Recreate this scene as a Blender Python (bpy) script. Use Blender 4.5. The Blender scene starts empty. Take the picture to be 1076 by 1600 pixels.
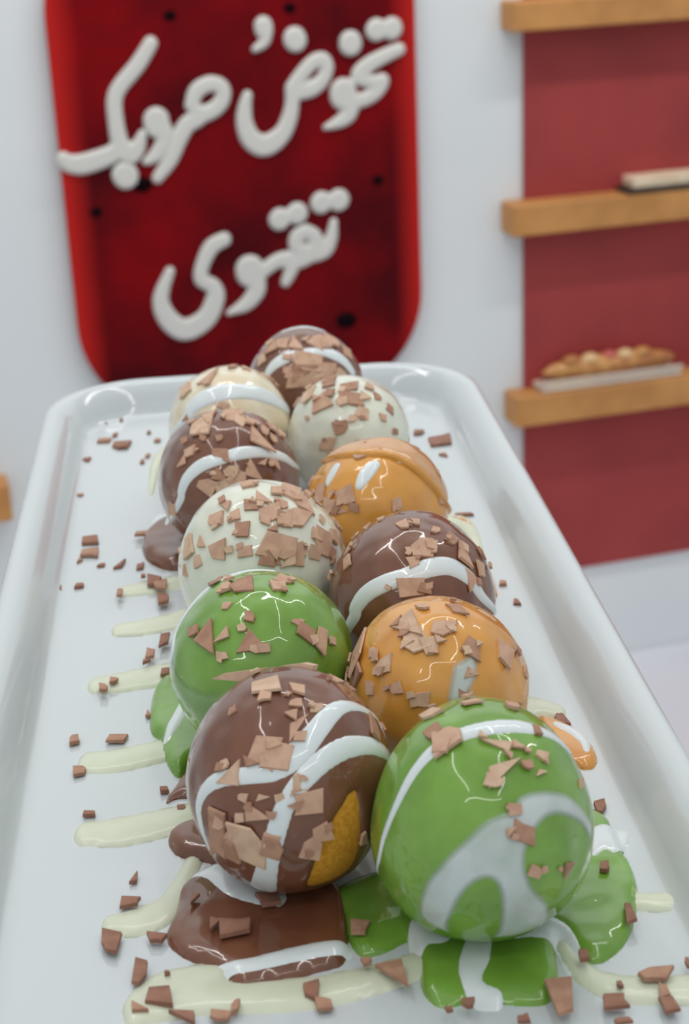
import bpy, math, random
import numpy as np
from mathutils import Vector, Matrix

# ------------------------------------------------------------------ camera
FPX = 2535.0                       # focal length in pixels of the 1076x1600 frame
CAMH = 0.212
def _n(v): return v / np.linalg.norm(v)
_U = _n(np.array([-284.0, 6300.0, FPX]))
_F = np.array([0, 0, -1.0]); _F = _n(_F - _F.dot(_U) * _U)
_R = np.cross(_F, _U)
CM = np.array([_R, _F, _U])        # camera space -> world
CAM = np.array([0, 0, CAMH])
scene = bpy.context.scene
COL = scene.collection
cd = bpy.data.cameras.new('camera'); cam = bpy.data.objects.new('camera', cd); COL.objects.link(cam)
cd.sensor_fit = 'VERTICAL'; cd.sensor_height = 36.0; cd.lens = FPX / 1600 * 36.0
cd.clip_start = 0.01; cd.clip_end = 50
cam.matrix_world = Matrix([list(CM[0]) + [0], list(CM[1]) + [0], list(CM[2]) + [CAMH], [0, 0, 0, 1]])
cd.dof.use_dof = True; cd.dof.focus_distance = 0.40; cd.dof.aperture_fstop = 23.0
scene.camera = cam

# ------------------------------------------------------------------ light
world = bpy.data.worlds.new('world'); scene.world = world; world.use_nodes = True
bg = world.node_tree.nodes['Background']
bg.inputs[0].default_value = (0.90, 0.96, 1.0, 1); bg.inputs[1].default_value = 0.60
def area_light(name, loc, sx, sy, energy, rz=0.0, col=(1, .98, .95), rx=0.0):
    l = bpy.data.lights.new(name, 'AREA'); l.shape = 'RECTANGLE'; l.size = sx; l.size_y = sy
    l.energy = energy; l.color = col
    o = bpy.data.objects.new(name, l); COL.objects.link(o); o.location = loc; o.rotation_euler = (rx, 0, rz)
    return o
area_light('unseen_ceiling_tube', (-0.55, 0.55, 1.40), 0.035, 1.5, 2.8, 0.15)
area_light('unseen_ceiling_tube', (0.35, 0.45, 1.40), 0.035, 1.5, 2.8, 0.15)
area_light('unseen_ceiling_tube', (-0.1, -0.55, 1.40), 1.6, 0.035, 3.0, 0.1)
area_light('unseen_ceiling_tube', (0.2, 1.30, 1.40), 2.2, 0.09, 17.0, 0.27, rx=math.radians(35))  # unseen wall washer, added and tilted to brighten the wall
vs = scene.view_settings
vs.view_transform = 'Standard'; vs.look = 'None'; vs.gamma = 1.0; vs.use_curve_mapping = False; vs.exposure = 0.0

# ------------------------------------------------------------------ helpers
def ray(x, y): return CM @ np.array([(x - 538) / FPX, -(y - 800) / FPX, -1.0])
def on_plate(x, y, z=0.0):
    r = ray(x, y); return CAM + r * ((z - CAMH) / r[2])
def proj(p):
    c = CM.T @ (np.asarray(p, float) - CAM); return 538 + FPX * c[0] / -c[2], 800 - FPX * c[1] / -c[2], -c[2]
def tag(o, label, cat, group=None, kind=None):
    if label: o['label'] = label
    if cat: o['category'] = cat
    if group: o['group'] = group
    if kind: o['kind'] = kind
    return o
def empty(name, loc):
    o = bpy.data.objects.new(name, None); COL.objects.link(o); o.location = [float(a) for a in loc]; o.empty_display_size = .01
    return o
LOC = {}
def build(name, verts, faces, mat, parent=None, smooth=True, origin=None):
    """verts in world space; object origin at its own base centre (or the parent's origin)"""
    v = np.asarray(verts, float)
    if parent is not None:
        base = np.array(LOC.get(parent.name, parent.location))
    else:
        base = np.array(origin) if origin is not None else np.array([(v[:, 0].min() + v[:, 0].max()) / 2, (v[:, 1].min() + v[:, 1].max()) / 2, v[:, 2].min()])
    me = bpy.data.meshes.new(name)
    me.from_pydata((v - base).tolist(), [], [list(map(int, f)) for f in faces]); me.update()
    if smooth: me.polygons.foreach_set('use_smooth', [True] * len(me.polygons))
    me.materials.append(mat)
    o = bpy.data.objects.new(name, me); COL.objects.link(o)
    if parent is None: o.location = [float(a) for a in base]
    else: o.parent = parent
    LOC[o.name] = base
    return o

# ------------------------------------------------------------------ materials
def lin(c):
    return tuple(((x / 255) / 12.92 if x / 255 <= .04045 else ((x / 255 + .055) / 1.055) ** 2.4) for x in c)
def mat(name, c1, c2=None, nscale=60, rough=.5, spec=.5, coat=0.0, coat_rough=.04, bump=0.0, bscale=120, bdist=.001, sss=0.0, lo=.4, hi=.6, detail=3, bdetail=2, fade=None):
    m = bpy.data.materials.new(name); m.use_nodes = True
    nt = m.node_tree; b = nt.nodes['Principled BSDF']
    b.inputs['Roughness'].default_value = rough; b.inputs['Specular IOR Level'].default_value = spec
    b.inputs['Coat Weight'].default_value = coat; b.inputs['Coat Roughness'].default_value = coat_rough
    tc = nt.nodes.new('ShaderNodeTexCoord')
    a = lin(c1) + (1,)
    b.inputs['Base Color'].default_value = a
    if sss:
        b.inputs['Subsurface Weight'].default_value = sss; b.inputs['Subsurface Radius'].default_value = (.004, .003, .002); b.inputs['Subsurface Scale'].default_value = 1
    if c2 is not None:
        n = nt.nodes.new('ShaderNodeTexNoise'); n.inputs['Scale'].default_value = nscale; n.inputs['Detail'].default_value = detail
        nt.links.new(tc.outputs['Object'], n.inputs['Vector'])
        r = nt.nodes.new('ShaderNodeValToRGB'); r.color_ramp.elements[0].position = lo; r.color_ramp.elements[1].position = hi
        r.color_ramp.elements[0].color = a; r.color_ramp.elements[1].color = lin(c2) + (1,)
        nt.links.new(n.outputs['Fac'], r.inputs[0]); nt.links.new(r.outputs[0], b.inputs['Base Color'])
    if bump:
        n = nt.nodes.new('ShaderNodeTexNoise'); n.inputs['Scale'].default_value = bscale; n.inputs['Detail'].default_value = bdetail
        nt.links.new(tc.outputs['Object'], n.inputs['Vector'])
        bp = nt.nodes.new('ShaderNodeBump'); bp.inputs['Strength'].default_value = bump; bp.inputs['Distance'].default_value = bdist
        nt.links.new(n.outputs['Fac'], bp.inputs['Height']); nt.links.new(bp.outputs[0], b.inputs['Normal'])
        if coat: nt.links.new(bp.outputs[0], b.inputs['Coat Normal'])
    if fade:     # thin edge of a milky film: lets the glaze below show through
        at = nt.nodes.new('ShaderNodeAttribute'); at.attribute_name = 'film'
        mr = nt.nodes.new('ShaderNodeMapRange'); mr.inputs['To Max'].default_value = fade; nt.links.new(at.outputs['Fac'], mr.inputs['Value'])
        tr_ = nt.nodes.new('ShaderNodeBsdfTransparent'); mx = nt.nodes.new('ShaderNodeMixShader')
        nt.links.new(mr.outputs[0], mx.inputs[0]); nt.links.new(tr_.outputs[0], mx.inputs[1]); nt.links.new(b.outputs[0], mx.inputs[2])
        nt.links.new(mx.outputs[0], nt.nodes['Material Output'].inputs['Surface'])
    return m
def glaze(name, c1, c2, **k):
    d = dict(nscale=70, rough=.3, spec=.25, coat=.85, coat_rough=.02, bump=.8, bscale=150, bdist=.0014, bdetail=0); d.update(k)
    return mat(name, c1, c2, **d)
M = dict(
    wall=mat('wall_paint', (228, 231, 232), (223, 227, 229), nscale=3, rough=.75, spec=.2),
    floor=mat('floor_tile', (170, 168, 165), (160, 158, 155), nscale=5, rough=.4),
    counter=mat('counter_laminate', (222, 222, 230), (216, 217, 226), nscale=4, rough=.35),
    porcelain=mat('porcelain', (202, 208, 210), rough=.12, spec=.5, coat=.3, coat_rough=.03),
    wood=mat('shelf_wood', (204, 146, 86), (188, 132, 76), nscale=14, rough=.5, spec=.3),
    panel=mat('burgundy_panel', (166, 66, 64), (150, 58, 58), nscale=9, rough=.6, spec=.25, lo=.3, hi=.7),
    letter=mat('white_letter', (212, 210, 204), rough=.4),
    dark_matte=mat('matte_dark', (22, 8, 12), rough=.9, spec=.05),
    choco=glaze('milk_chocolate_glaze', (124, 78, 56), (110, 67, 47)),
    green=glaze('pistachio_glaze', (122, 166, 64), (108, 150, 52)),
    caramel=glaze('caramel_glaze', (226, 160, 66), (210, 144, 70), lo=.35, hi=.7),
    ivory=glaze('white_chocolate_glaze', (228, 230, 214), (220, 222, 202)),
    beige=glaze('vanilla_glaze', (224, 204, 168), (232, 224, 200)),
    drizzle=glaze('white_drizzle', (226, 232, 232), (218, 225, 226), bump=.15),
    smear=glaze('milky_smear', (206, 214, 212), (188, 200, 190), nscale=90, bump=.15, fade=.92),
    cream=mat('cream_sauce', (214, 218, 194), (208, 212, 188), nscale=90, rough=.35, spec=.4, coat=.25, coat_rough=.1, bump=.25, bscale=160, bdist=.0006),
    pastry=mat('choux_pastry', (222, 160, 56), (206, 140, 44), nscale=900, rough=.85, spec=.2, bump=.5, bscale=1600, bdist=.0004),
    flake_a=mat('milk_chocolate_flake', (206, 168, 142), (194, 154, 130), nscale=300, rough=.6, spec=.25, bump=.2, bscale=900, bdist=.0003),
    flake_b=mat('pale_chocolate_flake', (214, 182, 154), (202, 168, 142), nscale=300, rough=.6, spec=.25, bump=.2, bscale=900, bdist=.0003),
    flake_c=mat('dark_chocolate_flake', (182, 140, 116), (168, 126, 104), nscale=300, rough=.6, spec=.25, bump=.2, bscale=900, bdist=.0003),
    flake_d=mat('deep_chocolate_flake', (158, 114, 94), (144, 102, 84), nscale=300, rough=.6, spec=.25, bump=.2, bscale=900, bdist=.0003),
    skin=glaze('caramel_skin', (214, 164, 112), (204, 146, 92), bump=.8),
    pale_green=glaze('thin_pistachio_glaze', (150, 186, 122), (138, 174, 106), fade=.7),
    book=mat('cream_paper', (224, 206, 178), (214, 190, 160), nscale=40, rough=.7),
    book_dark=mat('dark_underside', (60, 46, 36), rough=.6),
    tray=mat('pale_tray', (214, 196, 176), (202, 184, 168), nscale=20, rough=.4),
    loaf=mat('golden_crust', (206, 150, 84), (176, 112, 60), nscale=40, rough=.45, coat=.3),
    berry=mat('pink_topping', (196, 96, 84), rough=.4, coat=.3),
    nut=mat('pale_topping', (226, 190, 140), rough=.3, coat=.4),
)
# the red board: burgundy acrylic; blotchy gloss reflections and lit-edge glow painted into its colour
def sign_material(half):
    m = bpy.data.materials.new('red_acrylic'); m.use_nodes = True; nt = m.node_tree; b = nt.nodes['Principled BSDF']
    b.inputs['Roughness'].default_value = .5; b.inputs['Specular IOR Level'].default_value = .08
    tc = nt.nodes.new('ShaderNodeTexCoord')
    n = nt.nodes.new('ShaderNodeTexNoise'); n.inputs['Scale'].default_value = 7; n.inputs['Detail'].default_value = 4
    nt.links.new(tc.outputs['Object'], n.inputs['Vector'])
    r = nt.nodes.new('ShaderNodeValToRGB'); e = r.color_ramp.elements
    e[0].position = .36; e[0].color = lin((74, 6, 14)) + (1,); e[1].position = .72; e[1].color = lin((136, 6, 14)) + (1,)
    nt.links.new(n.outputs['Fac'], r.inputs[0])
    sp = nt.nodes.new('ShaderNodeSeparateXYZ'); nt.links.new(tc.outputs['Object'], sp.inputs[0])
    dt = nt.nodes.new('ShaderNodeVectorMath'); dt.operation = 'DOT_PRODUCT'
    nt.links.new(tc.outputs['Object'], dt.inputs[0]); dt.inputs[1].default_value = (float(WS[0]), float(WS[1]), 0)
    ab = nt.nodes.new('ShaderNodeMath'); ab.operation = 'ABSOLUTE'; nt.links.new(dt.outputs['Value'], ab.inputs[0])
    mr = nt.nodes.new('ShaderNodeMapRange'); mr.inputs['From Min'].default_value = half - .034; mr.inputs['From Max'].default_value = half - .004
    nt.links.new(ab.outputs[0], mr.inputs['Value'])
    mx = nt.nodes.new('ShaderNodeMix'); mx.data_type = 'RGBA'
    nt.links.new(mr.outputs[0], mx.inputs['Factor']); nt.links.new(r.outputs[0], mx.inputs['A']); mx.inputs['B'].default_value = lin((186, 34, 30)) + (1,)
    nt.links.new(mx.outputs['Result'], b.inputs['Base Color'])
    return m

# ------------------------------------------------------------------ 2-D shapes -> domed sheets
def catmull(pts, closed=False, k=6):
    p = np.asarray(pts, float); n = len(p); out = []
    if n < 3 and not closed:
        t = np.linspace(0, 1, k + 1)[:, None]; return p[0] * (1 - t) + p[1] * t
    rng = range(n) if closed else range(n - 1)
    for i in rng:
        g = (lambda j: p[j % n]) if closed else (lambda j: p[min(max(j, 0), n - 1)])
        a, b, c, d = g(i - 1), g(i), g(i + 1), g(i + 2)
        for s in range(k):
            t = s / k
            out.append(.5 * (2 * b + (c - a) * t + (2 * a - 5 * b + 4 * c - d) * t * t + (-a + 3 * b - 3 * c + d) * t ** 3))
    if not closed: out.append(p[-1])
    return np.array(out)
def d_line(P, pts, rad):
    q = catmull(np.c_[np.asarray(pts, float), np.broadcast_to(rad, len(pts))]); d = np.full(P.shape[:-1], 9.)
    for a, b in zip(q[:-1], q[1:]):
        ab = b[:2] - a[:2]; L = max(ab.dot(ab), 1e-14)
        t = np.clip(((P - a[:2]) @ ab) / L, 0, 1)
        d = np.minimum(d, np.hypot(*(np.moveaxis(P - a[:2] - t[..., None] * ab, -1, 0))) - (a[2] + t * (b[2] - a[2])))
    return d
def d_poly(P, pts, smooth=True):
    q = catmull(pts, True) if smooth else np.asarray(pts, float)
    d = np.full(P.shape[:-1], 9.); ins = np.zeros(P.shape[:-1], bool); n = len(q)
    for i in range(n):
        a, b = q[i], q[(i + 1) % n]; ab = b - a; L = max(ab.dot(ab), 1e-14)
        t = np.clip(((P - a) @ ab) / L, 0, 1)
        d = np.minimum(d, np.hypot(*(np.moveaxis(P - a - t[..., None] * ab, -1, 0))))
        if a[1] != b[1]:
            c = ((a[1] > P[..., 1]) != (b[1] > P[..., 1])) & (P[..., 0] < (b[0] - a[0]) * (P[..., 1] - a[1]) / (b[1] - a[1]) + a[0])
            ins ^= c
    return np.where(ins, -d, d)
def smin(a, b, k):
    if k <= 0: return np.minimum(a, b)
    h = np.clip(.5 + .5 * (b - a) / k, 0, 1); return b * (1 - h) + a * h - k * h * (1 - h)
def sheet(fn, lo, hi, res, height, edge, mapf, wob=0.0):
    """fn: signed distance of the outline, mapf(u,v,h): surface point; gives a domed sheet with snapped outline"""
    xs = np.arange(lo[0] - 2 * res, hi[0] + 3 * res, res); ys = np.arange(lo[1] - 2 * res, hi[1] + 3 * res, res)
    P = np.stack(np.meshgrid(xs, ys, indexing='ij'), -1); S = fn(P)
    nx, ny = S.shape; ins = S < 0
    cell = ins[:-1, :-1] | ins[1:, :-1] | ins[:-1, 1:] | ins[1:, 1:]
    Q = P.copy(); D = S.copy()
    for _ in range(3):
        e = res * .2
        gx = (fn(Q + [e, 0]) - fn(Q - [e, 0])) / (2 * e); gy = (fn(Q + [0, e]) - fn(Q - [0, e])) / (2 * e)
        g2 = np.maximum(gx * gx + gy * gy, .2); out = ~ins
        Q[..., 0] -= np.where(out, D * gx / g2, 0); Q[..., 1] -= np.where(out, D * gy / g2, 0); D = np.where(out, fn(Q), D)
    s = np.clip(-S / edge, 0, 1); hgt = height * np.sqrt(np.maximum(1 - (1 - s) ** 2, 0))
    if wob: hgt = hgt * (1 + wob * np.sin(P[..., 0] / edge * 1.1 + 1) * np.sin(P[..., 1] / edge * .9))
    hgt = np.where(ins, hgt, -height * .12)
    idx = -np.ones((nx, ny), int); verts = []; faces = []
    used = np.zeros((nx, ny), bool)
    for di, dj in ((0, 0), (1, 0), (0, 1), (1, 1)): used[di:nx - 1 + di, dj:ny - 1 + dj] |= cell
    ii = np.argwhere(used); idx[used] = np.arange(len(ii))
    verts = mapf(Q[used][:, 0], Q[used][:, 1], hgt[used])
    for i, j in np.argwhere(cell): faces.append((idx[i, j], idx[i + 1, j], idx[i + 1, j + 1], idx[i, j + 1]))
    global FILM; FILM = np.clip(-S[used] / (edge * .42), 0, 1)
    return verts, faces
def bounds(pts, pad):
    p = np.concatenate([np.asarray(q, float)[:, :2] for q in pts]); return p.min(0) - pad, p.max(0) + pad

# ------------------------------------------------------------------ boxes
def rbox(name, m, parent, corner, ax, ay, az, sx, sy, sz, bev=.002, origin=None):
    """bevelled box from a corner along three unit axes"""
    ax, ay, az = map(np.asarray, (ax, ay, az)); S = [sx, sy, sz]; b = min(bev, min(S) * .45)
    vs, key = [], {}
    for ix in (0, 1):
        for iy in (0, 1):
            for iz in (0, 1):
                for k in range(3):
                    f = [b if i == 0 else s - b for i, s in zip((ix, iy, iz), S)]
                    f[k] = 0 if (ix, iy, iz)[k] == 0 else S[k]
                    key[(ix, iy, iz, k)] = len(vs); vs.append(np.asarray(corner) + ax * f[0] + ay * f[1] + az * f[2])
    fs = []
    for k in range(3):
        o = [i for i in range(3) if i != k]
        for s in (0, 1):
            c = []
            for p, q in ((0, 0), (1, 0), (1, 1), (0, 1)):
                t = [0, 0, 0]; t[k] = s; t[o[0]] = p; t[o[1]] = q; c.append(key[(*t, k)])
            fs.append(c)
    for k in range(3):
        o = [i for i in range(3) if i != k]
        for p in (0, 1):
            for q in (0, 1):
                t0 = [0, 0, 0]; t0[o[0]] = p; t0[o[1]] = q; t1 = list(t0); t1[k] = 1
                fs.append([key[(*t0, o[0])], key[(*t1, o[0])], key[(*t1, o[1])], key[(*t0, o[1])]])
    for ix in (0, 1):
        for iy in (0, 1):
            for iz in (0, 1): fs.append([key[(ix, iy, iz, k)] for k in range(3)])
    o = build(name, vs, fs, m, parent, smooth=False, origin=origin)
    import bmesh
    bm = bmesh.new(); bm.from_mesh(o.data); bmesh.ops.recalc_face_normals(bm, faces=bm.faces); bm.to_mesh(o.data); bm.free()
    return o

# ================================================================== THE ROOM
WA = math.radians(74.5)
WS = np.array([math.sin(WA), math.cos(WA), 0.0])          # along the wall, to the right
WN = np.array([math.cos(WA), -math.sin(WA), 0.0])         # out of the wall, towards the camera
Z = np.array([0, 0, 1.0])
W0 = CAM + ray(538, 300) * 2.0
def on_wall(x, y, off=0.0):
    r = ray(x, y); q = W0 + WN * off; return CAM + r * ((q - CAM) @ WN / (r @ WN))
def wsz(x, y, off=0.0):
    p = on_wall(x, y, off) - W0; return p @ WS, p[2]
def wp(s, z, off=0.0): return W0 + WS * s + Z * z + WN * off
FLOOR = -1.25
def struct(o): o['kind'] = 'structure'; return o
struct(rbox('wall_back', M['wall'], None, wp(-2.5, FLOOR - W0[2], -.12), WS, WN, Z, 5.5, .12, 3.0, .003))
struct(rbox('floor', M['floor'], None, (-3, -1.5, FLOOR - .06), (1, 0, 0), (0, 1, 0), (0, 0, 1), 6, 5, .06, .002))
# burgundy panel behind the shelves
ps, _ = wsz(820, 300, .008); _, pz = wsz(918, 886, .008)
pn = rbox('wall_panel', M['panel'], None, wp(ps, pz, 0), WS, WN, Z, .95, .008, 1.05, .001)
tag(pn, 'burgundy red painted panel on the white wall behind the three shelves', 'wall panel')
# shelves
def shelf(xf, yt, yb, label, length=.95, left=True):
    d = .043
    s, zt = wsz(xf, yt, d); _, zb = wsz(xf, yb, d)
    s0 = s if left else s - length
    o = rbox('wall_shelf', M['wood'], None, wp(s0, zb, .0), WS, WN, Z, length, d, zt - zb, .002)
    tag(o, label, 'shelf', 'wooden wall shelves'); return s0, zt, d
sh1 = shelf(802, 4, 51, 'topmost light brown wooden wall shelf with nothing visible on it, above the red panel')
sh2 = shelf(802, 323, 372, 'middle light brown wooden wall shelf holding a thin cream book')
sh3 = shelf(806, 623, 670, 'lowest light brown wooden wall shelf holding the golden loaf on its tray')
shelf(14, 757, 815, 'light brown wooden shelf end poking in at the left photo edge', .45, False)
# book on the middle shelf
bs, _ = wsz(1003, 285, .040)
e = empty('book', wp(bs + .07, sh2[1], .022)); LOC[e.name] = np.array(e.location)
tag(e, 'thin cream book with dark cover lying on the middle wooden shelf', 'book')
th = math.radians(-14)
rbox('underside', M['book_dark'], e, wp(bs - .022, sh2[1], .004), WS, WN, Z, .24, .040, .006, .001)  # thin dark slab below the page block
rbox('page_block', M['book'], e, wp(bs - .012, sh2[1] + .006, .005), WS, WN, Z, .23, .036, .013, .002)
# golden loaf on a tray on the lowest shelf
l0, _ = wsz(842, 600, .03); l1, _ = wsz(1062, 560, .03)
tr = empty('serving_tray', wp((l0 + l1) / 2, sh3[1], .022)); LOC[tr.name] = np.array(tr.location)
tag(tr, 'long pale tray on the lowest wooden shelf under the golden loaf', 'tray')
rbox('tray_base', M['tray'], tr, wp(l0, sh3[1], .003), WS, WN, Z, l1 - l0, .038, .010, .003)
for o_ in (.003, .037): rbox('tray_rim', M['tray'], tr, wp(l0, sh3[1] + .010, o_), WS, WN, Z, l1 - l0, .004, .006, .001)
def blob(name, m, parent, c, ax, seed, amp=.06, nu=28, nv=16, rotm=None, flat=None):
    rs = np.random.RandomState(seed); ph = rs.rand(6) * 6
    vsx, fs = [], []
    for j in range(nv + 1):
        t = math.pi * j / nv
        for i in range(nu):
            p = 2 * math.pi * i / nu; d = np.array([math.sin(t) * math.cos(p), math.sin(t) * math.sin(p), math.cos(t)])
            k = 1 + amp * (math.sin(5 * d[0] + ph[0]) * math.sin(4 * d[1] + ph[1]) + .6 * math.sin(9 * d[0] + ph[2]) * math.sin(8 * d[2] + ph[3]))
            v = d * np.asarray(ax) * k
            if flat is not None: v[2] = max(v[2], flat)
            vsx.append(np.asarray(c) + WS * v[0] + WN * v[1] + Z * v[2])
    for j in range(nv):
        for i in range(nu): fs.append((j * nu + i, (j + 1) * nu + i, (j + 1) * nu + (i + 1) % nu, j * nu + (i + 1) % nu))
    return build(name, vsx, fs, m, parent)
lc = wp((l0 + l1) / 2, sh3[1] + .010 + .014, .022)
lf = empty('pastry_loaf', lc - Z * .014); LOC[lf.name] = np.array(lf.location)
tag(lf, 'long golden brown loaf with pink and pale toppings on the shelf tray', 'loaf')
blob('loaf_body', M['loaf'], lf, lc, ((l1 - l0) / 2 - .006, .015, .016), 5, .05, 48, 20, flat=-.012)
for q, (du, mm) in enumerate(((-.028, 'nut'), (.0, 'berry'), (.022, 'nut'), (.048, 'loaf'), (-.055, 'loaf'))):
    blob('topping', M[mm], lf, lc + WS * du + Z * .013 + WN * .004, (.012, .009, .007), q, .05, 14, 8)
# counter along the wall
_, cz = wsz(986, 1016, 0); CZ = W0[2] + cz
ct = empty('bench_counter', wp(.3, FLOOR - W0[2], .3)); LOC[ct.name] = np.array(ct.location)
tag(ct, 'low white bench counter running along the wall under the red panel', 'counter')
rbox('counter_top', M['counter'], ct, wp(-1.6, cz - .04, 0), WS, WN, Z, 3.4, .62, .04, .004)
rbox('counter_body', M['counter'], ct, wp(-1.55, FLOOR - W0[2], 0), WS, WN, Z, 3.3, .56, CZ - .04 - FLOOR, .003)

# ------------------------------------------------------------------ the red sign
SOFF, STH = .020, .008
sl, _ = wsz(94, 250, SOFF); sr, _ = wsz(654, 250, SOFF); _, sb = wsz(380, 636, SOFF); st = wsz(380, -170, SOFF)[1]
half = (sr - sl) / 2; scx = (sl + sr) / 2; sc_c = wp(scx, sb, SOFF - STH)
sign = empty('wall_sign', sc_c); LOC[sign.name] = np.array(sign.location)
tag(sign, 'dark red wall sign with rounded lower corners and white raised Arabic lettering', 'sign')
def rrect(w0, w1, z0, z1, r, n=14):
    out = []
    for cx, cz_, a0 in ((w1 - r, z0 + r, -90), (w1 - r, z1 - r, 0), (w0 + r, z1 - r, 90), (w0 + r, z0 + r, 180)):
        for k in range(n + 1):
            a = math.radians(a0 + 90 * k / n); out.append((cx + r * math.cos(a), cz_ + r * math.sin(a)))
    return out
ol = rrect(sl, sr, sb, st, .125); n = len(ol)
oi = [(scx + (a - scx) * .992, b + (.0015 if b < (sb + st) / 2 else -.0015)) for a, b in ol]
v = [wp(a, b, SOFF - STH) for a, b in ol] + [wp(a, b, SOFF - .0015) for a, b in ol] + [wp(a, b, SOFF) for a, b in oi]
fs = [(i, (i + 1) % n, n + (i + 1) % n, n + i) for i in range(n)] + [(n + i, n + (i + 1) % n, 2 * n + (i + 1) % n, 2 * n + i) for i in range(n)]
fs += [tuple(range(2 * n, 3 * n)), tuple(range(n - 1, -1, -1))]
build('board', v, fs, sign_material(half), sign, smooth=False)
for a, b in ((sl + .09, st - .06), (sr - .09, st - .06), (sl + .12, sb + .1), (sr - .12, sb + .1)):     # spacers to the wall
    rbox('spacer', M['dark_matte'], sign, wp(a - .01, b - .01, 0), WS, WN, Z, .02, SOFF - STH, .02, .002)
for x, y, r in ((265, 24, 9), (452, 12, 9), (150, 331, 9), (590, 281, 9), (541, 500, 17), (222, 288, 15)):
    c = np.array(wsz(x, y, SOFF)); rr = r / FPX * 2.0; vv = [wp(c[0], c[1], SOFF + .002)]
    for k in range(14): vv.append(wp(c[0] + rr * math.cos(k * .4488), c[1] + rr * .75 * math.sin(k * .4488), SOFF + .0016))
    for k in range(14): vv.append(wp(c[0] + rr * math.cos(k * .4488), c[1] + rr * .75 * math.sin(k * .4488), SOFF - .001))
    ff = [(0, 1 + k, 1 + (k + 1) % 14) for k in range(14)] + [(1 + k, 15 + k, 15 + (k + 1) % 14, 1 + (k + 1) % 14) for k in range(14)]
    build('dark_disc', vv, ff, M['dark_matte'], sign)  # small dark raised discs on the board face
LET = [  # each letter group: list of strokes (points, radii in pixels)
    [([(235, 68), (215, 101), (188, 134), (179, 155), (180, 184), (186, 220), (192, 236), (204, 242), (215, 230), (222, 209)], [10, 11, 11, 11, 11, 12, 13, 13, 11, 6]),
     ([(192, 228), (172, 242), (146, 252), (125, 257), (106, 255), (99, 247)], [11, 13, 14, 14, 12, 9])],
    [([(195, 273), (196, 275)], [18, 18])],
    [([(244, 188), (244, 196)], [18, 17]), ([(250, 190), (259, 206), (251, 232), (240, 245), (227, 253)], [10, 10, 11, 9, 5])],
    [([(299, 164), (307, 142), (328, 131), (346, 137), (347, 155), (334, 171), (313, 180)], [10, 11, 11, 11, 11, 11, 12]),
     ([(299, 164), (310, 182), (292, 195), (277, 221), (265, 250), (246, 278)], [9, 12, 12, 12, 11, 8])],
    [([(411, 40), (412, 46)], [13, 13]), ([(416, 50), (412, 66), (398, 77)], [9, 8, 5])],
    [([(460, 60), (461, 63)], [16, 16])],
    [([(547, 66), (547, 69)], [16, 16])],
    [([(587, 47), (588, 46)], [15, 15]), ([(611, 45), (612, 44)], [15, 15])],
    [([(456, 137), (471, 116), (489, 97), (504, 93), (510, 106), (503, 125), (486, 139), (465, 143), (456, 137)], [10, 10, 10, 10, 10, 10, 11, 11, 10]),
     ([(457, 140), (456, 160), (453, 180), (443, 205), (426, 222), (408, 227), (391, 216), (382, 193), (382, 170), (386, 149)], [11, 10, 11, 12, 14, 15, 14, 12, 10, 7])],
    [([(623, 77), (599, 88), (573, 103), (560, 119), (580, 128), (598, 125), (588, 143), (569, 155), (553, 158)], [9, 10, 11, 11, 9, 9, 10, 10, 10]),
     ([(536, 144), (536, 150)], [19, 19]), ([(548, 160), (545, 178), (530, 190), (508, 199)], [12, 11, 9, 4])],
    [([(350, 374), (330, 386), (317, 412), (314, 436), (333, 448), (336, 467), (321, 498), (289, 515), (263, 499), (251, 467), (265, 424)], [10, 11, 10, 10, 11, 13, 14, 15, 14, 11, 7])],
    [([(390, 421), (391, 426)], [20, 20]), ([(402, 438), (400, 455), (384, 475), (357, 489)], [12, 12, 10, 4]),
     ([(404, 430), (427, 411), (447, 405), (455, 418), (446, 441)], [9, 10, 11, 10, 7]), ([(450, 410), (468, 408), (484, 400)], [10, 10, 10]),
     ([(477, 361), (492, 370), (490, 388), (477, 393), (463, 386), (463, 370), (477, 361)], [10] * 7), ([(484, 400), (507, 392), (517, 372), (521, 347)], [10, 10, 9, 6])],
    [([(436, 343), (437, 342)], [15, 15]), ([(463, 334), (464, 333)], [15, 15])],
    [([(501, 317), (502, 316)], [15, 15]), ([(528, 313), (529, 312)], [15, 15])],
]
kpx = 2.0 / FPX
for strokes in LET:
    S_ = []
    for pts, rad in strokes:
        p = np.array([wsz(x, y, SOFF) for x, y in pts]); dep = np.array([proj(wp(a, b, SOFF))[2] for a, b in p]) / FPX
        S_.append((p, np.array(rad) * dep * 1.17))
    def fn(P, S_=S_):
        d = d_line(P, *S_[0])
        for s in S_[1:]: d = np.minimum(d, d_line(P, *s))
        return d
    lo, hi = bounds([s[0] for s in S_], .02)
    vv, ff = sheet(fn, lo, hi, .0028, .005, .004, lambda u, w, h: np.array(W0)[None] + u[:, None] * WS + w[:, None] * Z + (SOFF + h)[:, None] * WN)
    build('letter', vv, ff, M['letter'], sign)

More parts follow.
